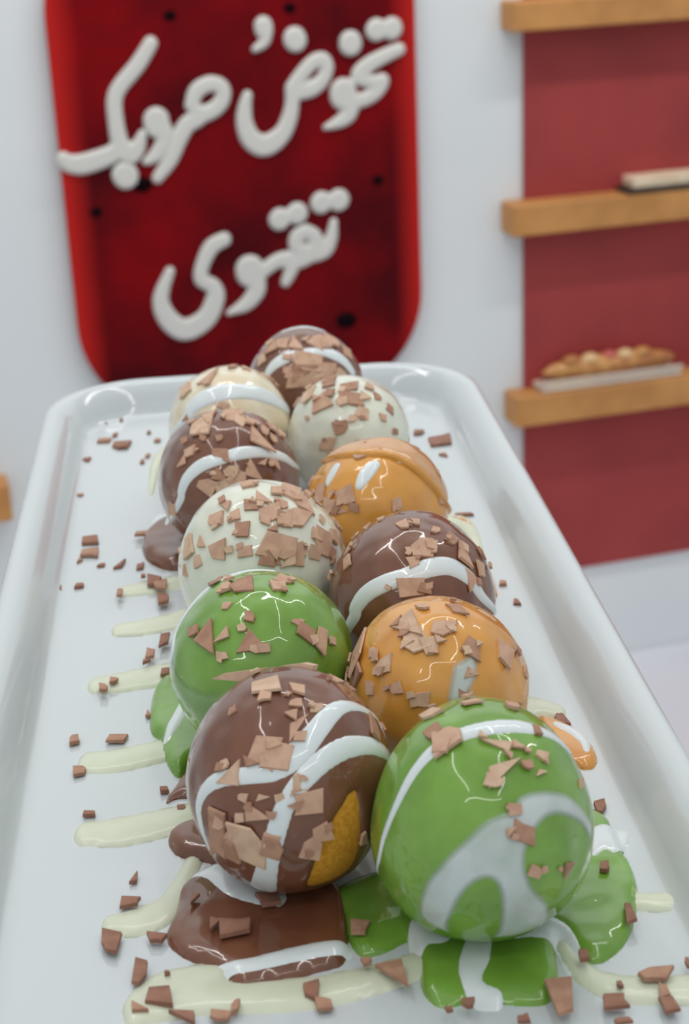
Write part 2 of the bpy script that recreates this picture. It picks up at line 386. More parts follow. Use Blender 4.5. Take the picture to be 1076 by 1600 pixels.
# ------------------------------------------------------------------ platter and its stand
PA = math.radians(4.3)
PU = np.array([math.cos(PA), math.sin(PA), 0]); PV = np.array([-math.sin(PA), math.cos(PA), 0])
U0, U1, V0, V1 = -.0712, .1040, .085, .6640
def loop(ins, z, r0=.040, n=16):
    r = max(r0 - ins, .004)
    return [PU * a + PV * b + Z * z for a, b in rrect(U0 + ins, U1 - ins, V0 + ins, V1 - ins, r, n)]
prof = [(.030, -.010), (.022, -.0100), (.014, -.0085), (.006, -.002), (.0015, .005), (.0002, .0095), (0, .0108), (.0006, .0119), (.002, .0125), (.004, .0124), (.0065, .0114), (.010, .0082), (.0128, .0040), (.0146, .0014), (.0165, .0003), (.019, 0)]
v, fs = [], []
for q in prof: v += loop(*q)
n = len(v) // len(prof)
for j in range(len(prof) - 1):
    for i in range(n): fs.append((j * n + i, j * n + (i + 1) % n, (j + 1) * n + (i + 1) % n, (j + 1) * n + i))
fs.append(tuple(range((len(prof) - 1) * n, len(prof) * n))); fs.append(tuple(range(n - 1, -1, -1)))
pl = build('serving_platter', v, fs, M['porcelain'])
tag(pl, 'long white porcelain platter with raised rounded rim carrying the cream puffs', 'platter')
pc = PU * ((U0 + U1) / 2) + PV * ((V0 + V1) / 2)
sd = empty('display_stand', pc + Z * FLOOR); LOC[sd.name] = np.array(sd.location)
tag(sd, 'narrow white stand hidden beneath the long white platter', 'stand')
def ctr(hw, hl, z0): return pc - PU * hw - PV * hl + Z * z0
rbox('stand_top', M['counter'], sd, ctr(.055, .22, -.030), PU, PV, Z, .11, .44, .020, .003)
rbox('column', M['counter'], sd, ctr(.03, .03, FLOOR + .03), PU, PV, Z, .06, .06, -.03 - FLOOR - .03, .004)
rbox('stand_base', M['counter'], sd, ctr(.05, .16, FLOOR), PU, PV, Z, .10, .32, .03, .004)

# ================================================================== SAUCES ON THE PLATTER
ANI = .52      # sauces spread further along the platter than across it
def plate_sheet(name, prims, m, height, edge, parent=None, under=None, res=.0008, k=.002, wob=0.0):
    """prims: ('p', pixel polygon) or ('l', pixel points, pixel radii)"""
    S_ = []
    for q in prims:
        p = np.array([on_plate(x, y)[:2] for x, y in q[1]]) * [1, ANI]
        if q[0] == 'p': S_.append((q[0], p))
        else:
            r = np.broadcast_to(np.array(q[2], float), len(p)) * np.array([proj((a, b / ANI, 0))[2] for a, b in p]) / FPX
            S_.append((q[0], p, r * 1.04))
    def fn(P):
        d = None
        for s in S_:
            t = d_poly(P, s[1]) if s[0] == 'p' else d_line(P, s[1], s[2])
            d = t if d is None else smin(d, t, k)
        return d
    lo, hi = bounds([s[1] for s in S_], .008)
    vv, ff = sheet(fn, lo, hi, res, height, edge, lambda u, w, h: np.c_[u, w / ANI, h + (under(u, w) if under else 0)], wob)
    hf = lambda u, w: height * np.sqrt(1 - (1 - np.clip(-fn(np.stack([u, w], -1)) / edge, 0, 1)) ** 2)
    return build(name, vv, ff, m, parent, origin=None), hf
GS = 'cream sauce stripes piped across the platter'
for prims, lab in (
    ([('l', [(192, 925), (235, 918), (290, 908)], [11, 14, 14])], 'short pale cream sauce stripe left of the white flaked puff, uppermost on that side'),
    ([('l', [(186, 985), (230, 980), (290, 966)], [12, 15, 17])], 'pale cream sauce stripe left of the rear green puff, second stripe from the top'),
    ([('l', [(152, 1071), (200, 1065), (290, 1048)], [15, 18, 20])], 'pale cream sauce stripe running to the left green sauce puddle, two flakes on it'),
    ([('l', [(138, 1192), (190, 1188), (290, 1165)], [17, 19, 18])], 'pale cream sauce stripe below the left green sauce puddle, fourth from the top'),
    ([('l', [(134, 1303), (190, 1300), (250, 1288), (320, 1270)], [18, 22, 22, 18])], 'broad pale cream sauce stripe pointing at the front chocolate puff'),
    ([('l', [(172, 1446), (220, 1440), (262, 1420), (285, 1385), (300, 1355)], [14, 20, 21, 19, 16])], 'curved cream sauce stripe joining the left edge of the chocolate puddle'),
    ([('l', [(215, 1580), (320, 1562), (450, 1556), (560, 1538), (665, 1505)], [20, 20, 21, 20, 17]), ('l', [(212, 1570), (245, 1540), (300, 1524), (345, 1520)], [16, 15, 13, 11])], 'long pale cream sauce stripe across the bottom below the chocolate puddle'),
    ([('l', [(880, 1480), (905, 1515), (945, 1540), (1010, 1548), (1110, 1546)], [14, 17, 18, 19, 19])], 'pale cream sauce stripe at bottom right leaving the green puddle'),
    ([('l', [(985, 1408), (1030, 1410), (1110, 1408)], [13, 14, 14])], 'short pale cream sauce stripe running off the right photo edge'),
    ([('l', [(800, 1112), (835, 1105), (872, 1112)], [16, 16, 12])], 'short cream sauce stripe right of the front caramel puff'),
    ([('l', [(690, 812), (722, 818), (738, 840), (748, 870), (760, 905)], [10, 14, 12, 10, 8])], 'cream sauce pool right of the rear chocolate puff with caramel streaks'),
    ([('l', [(262, 700), (246, 720), (238, 755), (236, 772)], [8, 9, 6, 4])], 'thin cream sauce trail left of the chocolate puff beside the vanilla puff'),
): tag(plate_sheet('cream_sauce_stripe', prims, M['cream'], .0014, .005, wob=.10)[0], lab, 'sauce', GS)

def puddle(name, lab, polys, m, extras=(), height=.0022, edge=.0032):
    o, hf = plate_sheet(name, polys, m, height, edge); tag(o, lab, 'sauce')
    for nm, prims, mm, hh in extras:
        plate_sheet(nm, prims, mm, .0005, .0022, parent=o, under=hf)
    return o
puddle('chocolate_puddle', 'glossy milk chocolate sauce puddle with white streaks in front of chocolate puff',
       [('p', [(292, 1380), (275, 1425), (260, 1470), (290, 1500), (345, 1520), (372, 1545), (430, 1537), (500, 1520), (540, 1503), (543, 1440), (536, 1395), (480, 1345), (380, 1340)])], M['choco'],
       [('cream_streak', [('l', [(296, 1362), (333, 1370), (364, 1395), (406, 1410), (437, 1417)], [12, 15, 15, 14, 11])], M['drizzle'], .0022),
        ('cream_streak', [('l', [(325, 1524), (385, 1521), (448, 1507), (500, 1496), (545, 1490)], [6, 8, 9, 9, 8])], M['drizzle'], .0022)])
puddle('chocolate_puddle', 'small pointed chocolate drip left of the front chocolate puff',
       [('p', [(257, 1258), (275, 1230), (292, 1208), (330, 1210), (335, 1262), (300, 1250), (275, 1250)])], M['choco'])
puddle('chocolate_puddle', 'small rounded chocolate blob between the broad cream stripe and front chocolate puff',
       [('p', [(262, 1313), (282, 1292), (318, 1284), (350, 1300), (350, 1350), (305, 1345), (275, 1337)])], M['choco'], height=.003)
puddle('chocolate_puddle', 'dark glossy chocolate puddle left of the rear chocolate puff',
       [('p', [(222, 852), (234, 832), (262, 815), (300, 812), (310, 870), (290, 890), (262, 892), (240, 884), (226, 872)])], M['choco'],
       [('cream_streak', [('l', [(238, 822), (252, 806), (268, 815), (262, 835)], [4, 6, 5, 3])], M['drizzle'], .0018)], height=.004)
puddle('pistachio_puddle', 'large green pistachio sauce puddle with white streaks around the front green puff',
       [('p', [(525, 1392), (536, 1440), (546, 1475), (566, 1497), (602, 1490), (640, 1474), (655, 1510), (660, 1552), (690, 1577), (740, 1568), (795, 1572), (855, 1570), (872, 1535), (868, 1480), (885, 1478), (915, 1505), (948, 1502), (980, 1470), (995, 1420), (992, 1370), (968, 1325), (938, 1272), (860, 1270), (700, 1330), (600, 1360)])], M['green'],
       [('cream_streak', [('p', [(640, 1455), (662, 1440), (700, 1452), (705, 1478), (690, 1488), (668, 1490), (655, 1505), (640, 1490)])], M['drizzle'], .0016),
        ('cream_streak', [('l', [(752, 1465), (745, 1500), (735, 1530), (745, 1560), (775, 1568)], [16, 20, 18, 14, 10])], M['drizzle'], .0016),
        ('cream_streak', [('l', [(800, 1470), (850, 1462), (878, 1475), (893, 1505)], [8, 14, 17, 18])], M['drizzle'], .0016),
        ('cream_streak', [('p', [(922, 1310), (950, 1298), (982, 1300), (980, 1325), (960, 1345), (945, 1340), (925, 1350)])], M['drizzle'], .0016)])
puddle('pistachio_puddle', 'green pistachio sauce puddle left of the rear green puff with white streak',
       [('p', [(234, 1140), (240, 1085), (262, 1060), (300, 1062), (345, 1120), (340, 1180), (300, 1200), (276, 1216), (256, 1185), (250, 1160)])], M['green'],
       [('cream_streak', [('l', [(298, 1098), (286, 1125), (272, 1150), (262, 1168)], [8, 9, 9, 6])], M['drizzle'], .0016)], height=.0032)
puddle('caramel_puddle', 'caramel sauce puddle with white streak right of the front green puff',
       [('p', [(840, 1122), (872, 1128), (910, 1150), (932, 1180), (929, 1200), (905, 1202), (870, 1185), (845, 1150)])], M['caramel'],
       [('cream_streak', [('l', [(868, 1142), (892, 1152), (912, 1168), (915, 1182)], [5, 8, 8, 5])], M['drizzle'], .0016)])
puddle('caramel_puddle', 'thin caramel streak right of the rear chocolate puff on cream',
       [('l', [(735, 850), (750, 880), (763, 905), (772, 930)], [4, 7, 7, 5]), ('l', [(705, 812), (725, 818), (740, 826)], [2, 4, 2])], M['caramel'], height=.0030)

# ================================================================== CREAM PUFFS
class Puff:
    KB, KC = 1.10, 1.03
    def __init__(s, x0, x1, top, seed, kb=None, kc=None, lean=(0, 0)):
        kb = kb or s.KB; kc = kc or s.KC; w = x1 - x0; cx = (x0 + x1) / 2; cy = top + w * .53
        for _ in range(6):
            r = ray(cx, cy); D = CAMH / (kc * w / 2 / FPX - r[2]); a = w * D / 2 / FPX
            s.c = CAM + r * D; s.ax = np.array([a, a * kb, a * kc]); s.D = D; s.a = a
            s.c[2] = s.ax[2] * .985
            ys = [proj(s.c + s.ax * d)[1] for d in SPH]; xs = [proj(s.c + s.ax * d)[0] for d in SPH]
            cy += top - min(ys); cx += (x0 + x1) / 2 - (min(xs) + max(xs)) / 2
            w *= (x1 - x0) / (max(xs) - min(xs))
        s.ph = np.random.RandomState(seed).rand(8) * 6.28
        t = (CAM - s.c) / s.ax; s.n0 = _n(t); s.e1 = _n(np.cross(Z, s.n0)); s.e2 = np.cross(s.n0, s.e1)
    def bump(s, d):
        p = s.ph
        return .017 * (np.sin(3 * d[..., 0] + p[0]) * np.sin(3 * d[..., 2] + p[1]) + np.sin(4 * d[..., 1] + p[2]) * np.sin(3.5 * d[..., 0] + p[3])) + .006 * np.sin(8 * d[..., 0] + p[4]) * np.sin(7 * d[..., 2] + p[5])
    def surf(s, d, h=0.0):
        d = np.asarray(d, float); nn = d / s.ax; nn /= np.linalg.norm(nn, axis=-1, keepdims=True)
        return s.c + d * s.ax * (1 + s.bump(d))[..., None] + nn * np.asarray(h)[..., None]
    def dir(s, x, y):
        o = (CAM - s.c) / s.ax; r = ray(x, y) / s.ax
        A, B, C_ = r @ r, 2 * o @ r, o @ o - 1; q = B * B - 4 * A * C_
        t = (-B - math.sqrt(q)) / (2 * A) if q > 0 else -B / (2 * A)
        return _n(o + r * t)
    def uv(s, d):
        t = math.acos(max(-1, min(1, d @ s.n0))); a, b = d @ s.e1, d @ s.e2; L = math.hypot(a, b) or 1
        return np.array([a / L * t, b / L * t])
    def pxuv(s, x, y): return s.uv(s.dir(x, y))
    def uvdir(s, u, v):
        t = np.hypot(u, v); k = np.where(t > 1e-9, np.sin(t) / np.maximum(t, 1e-9), 1.0)
        return np.cos(t)[..., None] * s.n0 + (u * k)[..., None] * s.e1 + (v * k)[..., None] * s.e2
_g = np.linspace(0, 1, 900); _ph = np.arccos(1 - 2 * _g); _th = 2.39996 * np.arange(900)
SPH = np.c_[np.sin(_ph) * np.cos(_th), np.sin(_ph) * np.sin(_th), np.cos(_ph)]

def shell(p, h, nu=72, nv=44):
    ds, fs = [], []
    for j in range(nv + 1):
        t = math.pi * j / nv
        for i in range(nu): ds.append((math.sin(t) * math.cos(2 * math.pi * i / nu), math.sin(t) * math.sin(2 * math.pi * i / nu), math.cos(t)))
    for j in range(nv):
        for i in range(nu): fs.append((j * nu + i, (j + 1) * nu + i, (j + 1) * nu + (i + 1) % nu, j * nu + (i + 1) % nu))
    vv = p.surf(np.array(ds), np.full(len(ds), h)); vv[:, 2] = np.maximum(vv[:, 2], .0002)
    return vv, fs
def puff_sheet(p, name, prims, m, parent, height=.0005, edge=None, res=.028, holes=(), k=.05):
    S_ = []; ka = p.D / FPX / p.a
    for q in prims:
        uv = [p.pxuv(x, y) for x, y in q[1]]
        if q[0] == 'l':
            r = list(np.broadcast_to(np.array(q[2], float), len(uv)) * ka * 1.12)
            if len(q) > 3:      # run on round the back of the puff
                for end in q[3]:
                    a, b = (uv[0], uv[1]) if end == 's' else (uv[-1], uv[-2])
                    d = _n(a - b) * .45 + _n(a) * .35
                    if end == 's': uv.insert(0, a + d); r.insert(0, r[0] * .7)
                    else: uv.append(a + d); r.append(r[-1] * .7)
            S_.append(('l', np.array(uv), np.array(r)))
        else: S_.append(('p', np.array(uv)))
    H_ = [np.array([p.pxuv(x, y) for x, y in q]) for q in holes]
    def fn(P):
        d = None
        for s in S_:
            t = d_poly(P, s[1]) if s[0] == 'p' else d_line(P, s[1], s[2])
            d = t if d is None else smin(d, t, k)
        for q in H_: d = np.maximum(d, -d_poly(P, q))
        return d
    lo, hi = bounds([s[1] for s in S_], .3)
    vv, ff = sheet(fn, lo, hi, res, height, (edge or .0028) / p.a, lambda u, w, h: p.surf(p.uvdir(u, w), h))
    vv[:, 2] = np.maximum(vv[:, 2], .0003)
    o = build(name, vv, ff, m, parent)
    at = o.data.attributes.new('film', 'FLOAT', 'POINT'); at.data.foreach_set('value', FILM.astype(np.float32))
    return o

RNG = random.Random(11)
def flake_outline(w, h, rng):
    """a broken shard: jittered quad, triangle or trapezium, now and then with a snapped corner or a notch"""
    q = [(-1, -1), (1, -1), (1, 1), (-1, 1)]
    out = [(a + rng.uniform(-.15, .55) * (-1 if a > 0 else 1), b + rng.uniform(-.15, .55) * (-1 if b > 0 else 1)) for a, b in q]
    k = rng.random()
    if k < .22: out.pop(rng.randrange(4))
    elif k < .55:
        i = rng.randrange(4); p, c, n = out[i - 1], out[i], out[(i + 1) % 4]; t = rng.uniform(.25, .5)
        out[i:i + 1] = [(c[0] + (p[0] - c[0]) * t, c[1] + (p[1] - c[1]) * t), (c[0] + (n[0] - c[0]) * t, c[1] + (n[1] - c[1]) * t)]
    elif k < .8:
        i = rng.randrange(4); c, n = out[i], out[(i + 1) % 4]; t = rng.uniform(.35, .65); d = rng.uniform(.10, .28)
        m = (c[0] + (n[0] - c[0]) * t, c[1] + (n[1] - c[1]) * t); out.insert(i + 1, (m[0] * (1 - d), m[1] * (1 - d)))
    xs = [q[0] for q in out]; ys = [q[1] for q in out]
    return [((a - (min(xs) + max(xs)) / 2) / (max(xs) - min(xs)) * w, (b - (min(ys) + max(ys)) / 2) / (max(ys) - min(ys)) * h) for a, b in out]
def slab(pts, th, rng, curl=0.0):
    n = len(pts); L = max(abs(a) for a, _ in pts) + 1e-9
    zc = lambda a: curl * (a / L) ** 2
    v = [(a, b, zc(a)) for a, b in pts] + [(a * .95, b * .95, th * rng.uniform(.8, 1.1) + zc(a)) for a, b in pts]
    f = [tuple(range(n - 1, -1, -1)), tuple(range(n, 2 * n))] + [(i, (i + 1) % n, n + (i + 1) % n, n + i) for i in range(n)]
    return np.array(v), f
FM = ['flake_a', 'flake_a', 'flake_b', 'flake_c']
def puff_flake(p, parent, x, y, w, h=None, rot=None, m=None, lift=0.0):
    d = p.dir(x, y); nn = _n(d / p.ax); facing = max(.45, abs(nn @ _n(CAM - p.c)))
    k = p.D / FPX; h = h or w * RNG.uniform(.65, .95)
    # screen-aligned tangent frame, a foreshortened flake is longer in truth
    t1 = _n(_R_W - (_R_W @ nn) * nn); t2 = np.cross(nn, t1)
    a = RNG.uniform(-.35, .35) if rot is None else math.radians(rot)
    e1 = t1 * math.cos(a) + t2 * math.sin(a); e2 = -t1 * math.sin(a) + t2 * math.cos(a)
    tilt = RNG.uniform(-.09, .09); n2 = _n(nn + e1 * tilt + e2 * RNG.uniform(-.09, .09)); e1 = _n(e1 - (e1 @ n2) * n2); e2 = np.cross(n2, e1)
    v, f = slab(flake_outline(w * k * 1.18, h * k * 1.18 / (facing ** .6), RNG), RNG.uniform(.0005, .0008), RNG)
    o = p.surf(d, lift + RNG.uniform(-.0001, .0002))
    build('chocolate_flake', o + v[:, :1] * e1 + v[:, 1:2] * e2 + v[:, 2:] * n2, f, M[m or RNG.choice(FM)], parent, smooth=False)
_R_W = CM[:, 0]

PG = 'glazed cream puffs in two rows on the platter'
def puff(p, label, gm, flakes, drizzles=(), hole=None, extra=()):
    e = empty('cream_puff', (p.c[0], p.c[1], 0)); LOC[e.name] = np.array(e.location)
    tag(e, label, 'cream puff', PG)
    if hole is None: build('glaze', *shell(p, 0.0), M[gm], e)
    else:
        build('pastry', *shell(p, -.0006), M['pastry'], e)
        q = np.array([p.pxuv(x, y) for x, y in hole])
        fn = lambda P: np.maximum(np.hypot(P[..., 0], P[..., 1]) - 2.75, -d_poly(P, q))
        vv, ff = sheet(fn, (-2.75, -2.75), (2.75, 2.75), .035, .0009, .09, lambda u, w, h: p.surf(p.uvdir(u, w), h - .0007))
        vv[:, 2] = np.maximum(vv[:, 2], .0003); build('glaze', vv, ff, M[gm], e)
    for pr in drizzles: puff_sheet(p, 'cream_drizzle', pr, M['drizzle'], e)
    for nm, pr, mm, kw in extra: puff_sheet(p, nm, pr, M[mm], e, **kw)
    for fl in flakes: puff_flake(p, e, *fl)
    for fl in flakes:                     # smaller shards caught beside and on top of the large ones
        for _ in range(2 if fl[2] >= 30 else 1 if fl[2] >= 18 else 0):
            a = RNG.uniform(0, 6.28); q = fl[2] * RNG.uniform(.35, .8)
            puff_flake(p, e, fl[0] + q * math.cos(a), fl[1] + q * .7 * math.sin(a), fl[2] * RNG.uniform(.3, .55), lift=.0004)
    return e

p1 = Puff(386, 567, 511, 1)
puff(p1, 'rearmost cream puff, chocolate glazed with white streaks and a flake heap', 'choco',
     [(480, 565, 40, 30), (466, 535, 26), (496, 533, 26), (518, 533, 22), (441, 538, 22), (424, 545, 18), (541, 552, 16), (476, 585, 34), (498, 592, 30), (461, 594, 26), (513, 577, 22), (410, 562, 15), (530, 585, 18), (450, 578, 14), (484, 600, 26), (520, 598, 20)],
     [[('l', [(418, 582), (428, 570), (448, 558), (470, 551), (500, 549), (520, 554), (538, 566), (549, 582)], [6, 8, 9, 7, 7, 9, 8, 6])], [('l', [(440, 520), (462, 514), (490, 513), (508, 517)], [2, 3, 3, 2])]])
p2 = Puff(263, 455, 570, 2)
puff(p2, 'vanilla beige cream puff with a white band, left in the second row from the back', 'beige',
     [(325, 590, 28), (363, 574, 13), (290, 610, 20), (348, 636, 15), (293, 653, 12), (416, 585, 15), (432, 592, 18), (384, 576, 12)],
     [[('l', [(292, 655), (300, 638), (322, 622), (355, 612), (390, 610), (424, 620), (448, 636)], [8, 11, 13, 13, 13, 13, 12], 'se')], [('l', [(268, 690), (276, 672), (300, 668)], [4, 6, 4], 's')]])
p3 = Puff(449, 640, 585, 3)
puff(p3, 'ivory cream puff with scattered flakes, right in the second row from the back', 'ivory',
     [(549, 623, 34, 22), (531, 668, 22), (566, 645, 20), (551, 655, 14), (483, 620, 22), (501, 630, 32, 24), (549, 604, 26, 14), (596, 653, 12), (609, 640, 14), (576, 603, 14), (616, 675, 10), (511, 693, 22), (521, 713, 18), (455, 622, 16), (480, 653, 8), (516, 600, 20), (560, 690, 9), (590, 620, 12)])
p4 = Puff(246, 468, 638, 4)
puff(p4, 'chocolate cream puff with one white stripe, third from the back in left row', 'choco',
     [(408, 686, 36), (345, 708, 28, 14), (373, 658, 20), (360, 650, 24), (315, 668, 30), (390, 660, 18), (330, 655, 22), (298, 706, 18), (285, 721, 16), (288, 688, 14), (345, 741, 24), (360, 736, 20), (398, 733, 26), (428, 726, 18), (323, 761, 26), (370, 746, 24), (410, 720, 14), (318, 686, 12), (355, 763, 30), (378, 758, 26), (270, 796, 16), (441, 680, 14), (343, 686, 10), (425, 668, 14), (300, 660, 14)],
     [[('l', [(280, 785), (284, 768), (293, 747), (315, 727), (350, 715), (380, 707), (415, 706), (446, 714), (463, 727)], [6, 7, 8, 9, 8, 9, 8, 8, 6], 'se')]])
p5 = Puff(477, 698, 685, 5)
puff(p5, 'caramel cream puff with torn ridge and white dabs, rear one in right row', 'caramel',
     [(526, 697, 20), (541, 776, 26), (531, 791, 24), (554, 793, 16), (516, 791, 24), (619, 788, 18), (641, 711, 22), (667, 736, 18), (682, 756, 18), (561, 713, 16), (601, 702, 18), (486, 751, 16), (626, 721, 14), (654, 728, 16), (500, 770, 20), (512, 708, 16), (688, 780, 14), (580, 692, 16)],
     [[('l', [(565, 702), (590, 697), (615, 700)], [5, 7, 5])], [('l', [(585, 727), (572, 742), (562, 760)], [8, 10, 6])], [('l', [(525, 728), (516, 742), (510, 755)], [7, 8, 5])]],
     extra=[('glaze_ridge', [('l', [(505, 722), (535, 712), (575, 710), (615, 716), (650, 735), (678, 762), (694, 788)], [4, 6, 6, 6, 7, 6, 4], 'e')], 'caramel', dict(height=.0018)), ('glaze_skin', [('p', [(505, 724), (535, 715), (575, 712), (615, 719), (650, 739), (678, 766), (694, 790), (697, 765), (688, 735), (660, 707), (615, 690), (565, 690), (520, 703)])], 'skin', dict(height=.0011))])
p6 = Puff(279, 541, 750, 6)
puff(p6, 'white chocolate cream puff heaped with many flakes, middle of the left row', 'ivory',
     [(461, 811, 46, 36), (434, 856, 50, 40), (455, 868, 36), (422, 802, 34), (413, 777, 28), (452, 767, 32), (473, 785, 30), (393, 791, 22), (339, 814, 26), (378, 828, 24), (342, 862, 28), (384, 862, 20), (297, 853, 24), (318, 847, 16), (309, 877, 16), (366, 808, 18), (351, 796, 20), (503, 811, 12), (506, 847, 34), (517, 865, 20), (494, 865, 26), (428, 877, 18), (532, 817, 20), (387, 760, 18), (425, 826, 14), (291, 892, 14), (440, 788, 18), (500, 782, 18), (470, 858, 18), (530, 845, 14)])
p7 = Puff(515, 772, 800, 7)
puff(p7, 'chocolate cream puff with bold white stripe, middle of the right row', 'choco',
     [(660, 856, 32), (645, 862, 20), (642, 918, 36, 26), (726, 868, 30), (732, 909, 24), (630, 820, 18), (544, 859, 18), (544, 880, 16), (705, 844, 18), (595, 811, 12), (648, 817, 14), (520, 900, 14), (607, 918, 10), (645, 880, 18), (550, 832, 14), (748, 890, 18), (575, 822, 14), (680, 830, 12)],
     [[('l', [(552, 968), (556, 950), (572, 928), (601, 911), (636, 900), (672, 887), (705, 886), (735, 905), (756, 936)], [9, 11, 12, 12, 12, 13, 13, 11, 8], 'se')]])
p8 = Puff(267, 553, 890, 8)
puff(p8, 'bright green pistachio cream puff in the left row behind front chocolate puff', 'green',
     [(330, 993, 46, 34, -35), (395, 1002, 38, 34), (476, 990, 26), (464, 972, 16), (500, 1002, 20, 32), (378, 915, 32), (443, 909, 24), (434, 918, 22), (390, 963, 16), (348, 1025, 18), (354, 945, 14), (352, 918, 18), (336, 904, 24), (378, 981, 12)],
     [[('l', [(270, 1020), (275, 985), (297, 942), (335, 908), (384, 889), (430, 884)], [7, 8, 8, 8, 7, 4], 's')]],
     extra=[('thin_glaze', [('p', [(270, 1030), (285, 1060), (320, 1078), (352, 1080), (345, 1110), (315, 1125), (285, 1100), (268, 1065)])], 'pale_green', dict(height=.0005, edge=.004))])
p9 = Puff(545, 828, 929, 9)
puff(p9, 'orange caramel cream puff with large flakes behind the front green puff', 'caramel',
     [(559, 1022, 40, 46), (556, 1049, 36), (598, 1040, 32), (634, 982, 34, 44), (648, 999, 36, 40), (672, 1010, 28), (693, 984, 32), (737, 1014, 30), (788, 1022, 28), (714, 954, 26), (621, 1076, 18), (657, 1094, 28), (737, 1055, 18), (726, 1082, 18), (578, 1075, 16), (822, 1050, 14), (660, 950, 16)],
     extra=[('cream_smear', [('p', [(706, 1040), (722, 1028), (740, 1018), (748, 1045), (738, 1080), (722, 1100), (698, 1098), (700, 1070)])], 'smear', dict(height=.0004, edge=.004))])
p10 = Puff(292, 612, 1042, 10, kb=1.12, kc=1.08)
e10 = puff(p10, 'front chocolate cream puff with two white stripes and bare golden pastry patch', 'choco',
     [(386, 1321, 58, 50), (343, 1302, 34, 52), (400, 1267, 34, 28), (433, 1182, 38, 40), (412, 1175, 40, 44), (357, 1208, 34, 30), (418, 1073, 46, 28), (463, 1079, 24), (467, 1137, 34, 36), (461, 1098, 18), (494, 1106, 18), (467, 1222, 20, 24), (482, 1253, 38, 32), (504, 1300, 28, 24), (486, 1325, 28, 30), (424, 1310, 24, 14), (523, 1065, 24), (410, 1249, 16), (380, 1247, 14), (437, 1247, 14), (582, 1137, 22, 30), (375, 1278, 16), (566, 1310, 14, 18), (363, 1110, 14), (545, 1075, 18)],
     [[('l', [(334, 1335), (320, 1300), (314, 1265), (320, 1240), (341, 1220), (384, 1212), (424, 1203), (461, 1180), (490, 1147), (516, 1116), (540, 1104), (568, 1109), (592, 1124), (607, 1145)], [5, 8, 9, 10, 12, 13, 16, 18, 17, 15, 12, 10, 9, 6], 'e')],
      [('l', [(412, 1385), (420, 1345), (436, 1285), (453, 1246), (482, 1210), (514, 1182), (547, 1167), (580, 1168), (606, 1182)], [26, 17, 15, 14, 15, 16, 16, 15, 13], 'e')]],
     hole=[(555, 1236), (563, 1282), (560, 1335), (545, 1370), (514, 1386), (484, 1388), (486, 1368), (512, 1306), (535, 1262)])
# the long shaving lying across its top
a, b = p10.surf(p10.dir(345, 1075), .002), p10.surf(p10.dir(490, 1050), .004)
a = CAM + ray(331, 1064) * (p10.D + .002); b = CAM + ray(498, 1040) * (p10.D + .002)
d_ = _n(b - a); s_ = _n(np.cross(d_, _n(CAM - a))); n_ = np.cross(s_, d_); L = np.linalg.norm(b - a)
for t0, t1, wd, off in ((0, .62, .0024, 0), (.42, 1.0, .0022, .0006)):
    q = [(t0 * L, -wd * .2), ((t0 + .12) * L, -wd * .55), (t1 * L * .9, -wd * .5), (t1 * L, -wd * .1), (t1 * L * .97, wd * .5), ((t0 + .3) * L, wd * .5)]
    v_, f_ = slab(q, .0009, RNG)
    build('chocolate_flake', a + n_ * off + v_[:, :1] * d_ + v_[:, 1:2] * s_ + v_[:, 2:] * n_, f_, M['flake_b'], e10, smooth=False)
p11 = Puff(579, 926, 1092, 11, kb=1.12, kc=1.08)
puff(p11, 'largest front green pistachio cream puff with milky white smear, on the right', 'green',
     [(789, 1209, 48, 40), (697, 1158, 46, 36), (675, 1117, 28), (778, 1165, 42, 16), (811, 1169, 24, 10), (817, 1300, 32, 28), (802, 1265, 18), (833, 1359, 20), (887, 1357, 18), (846, 1182, 20), (737, 1101, 28, 12), (844, 1211, 14), (837, 1143, 14), (798, 1108, 20, 10), (905, 1225, 14)],
     [[('l', [(594, 1350), (600, 1305), (619, 1257), (649, 1202), (684, 1166), (728, 1143), (776, 1134), (820, 1136), (860, 1150), (890, 1175)], [4, 5, 6, 8, 10, 12, 13, 13, 10, 7], 's')]],
     extra=[('cream_smear', [('p', [(655, 1420), (662, 1383), (690, 1345), (720, 1315), (758, 1280), (796, 1264), (812, 1242), (853, 1234), (893, 1246), (920, 1285), (918, 1310), (905, 1290), (880, 1277), (853, 1280), (830, 1309), (820, 1344), (832, 1383), (858, 1416), (846, 1447), (785, 1466), (715, 1462), (670, 1440)])], 'smear',
             dict(height=.0003, edge=.0035, res=.02, holes=[[(704, 1456), (713, 1418), (736, 1385), (762, 1373), (777, 1388), (780, 1423), (772, 1460), (740, 1475)]]))])

# ================================================================== LOOSE FLAKES ON THE PLATTER
REG = {
 'a': ('on platter left of the vanilla puff', 'back left flakes'),
 'b': ('on platter left of white flaked puff', 'middle left flakes'),
 'c': ('by the cream stripes left of rear green puff', 'left stripe flakes'),
 'd': ('left of the front chocolate puff', 'front left flakes'),
 'e': ('around the bottom left cream stripe', 'bottom left flakes'),
 'f': ('lying on the brown chocolate puddle', 'flakes on the chocolate puddle'),
 'g': ('at the large green puddle', 'flakes at the green puddle'),
 'h': ('at the bottom right on the cream stripe', 'bottom right flakes'),
 'i': ('on platter right of the front puffs', 'front right flakes'),
 'j': ('on platter right of the rear puffs', 'back right flakes'),
}
ORD = ['first', 'second', 'third', 'fourth', 'fifth', 'sixth', 'seventh', 'eighth', 'ninth', 'tenth', 'eleventh', 'twelfth', 'thirteenth', 'fourteenth', 'fifteenth', 'sixteenth']
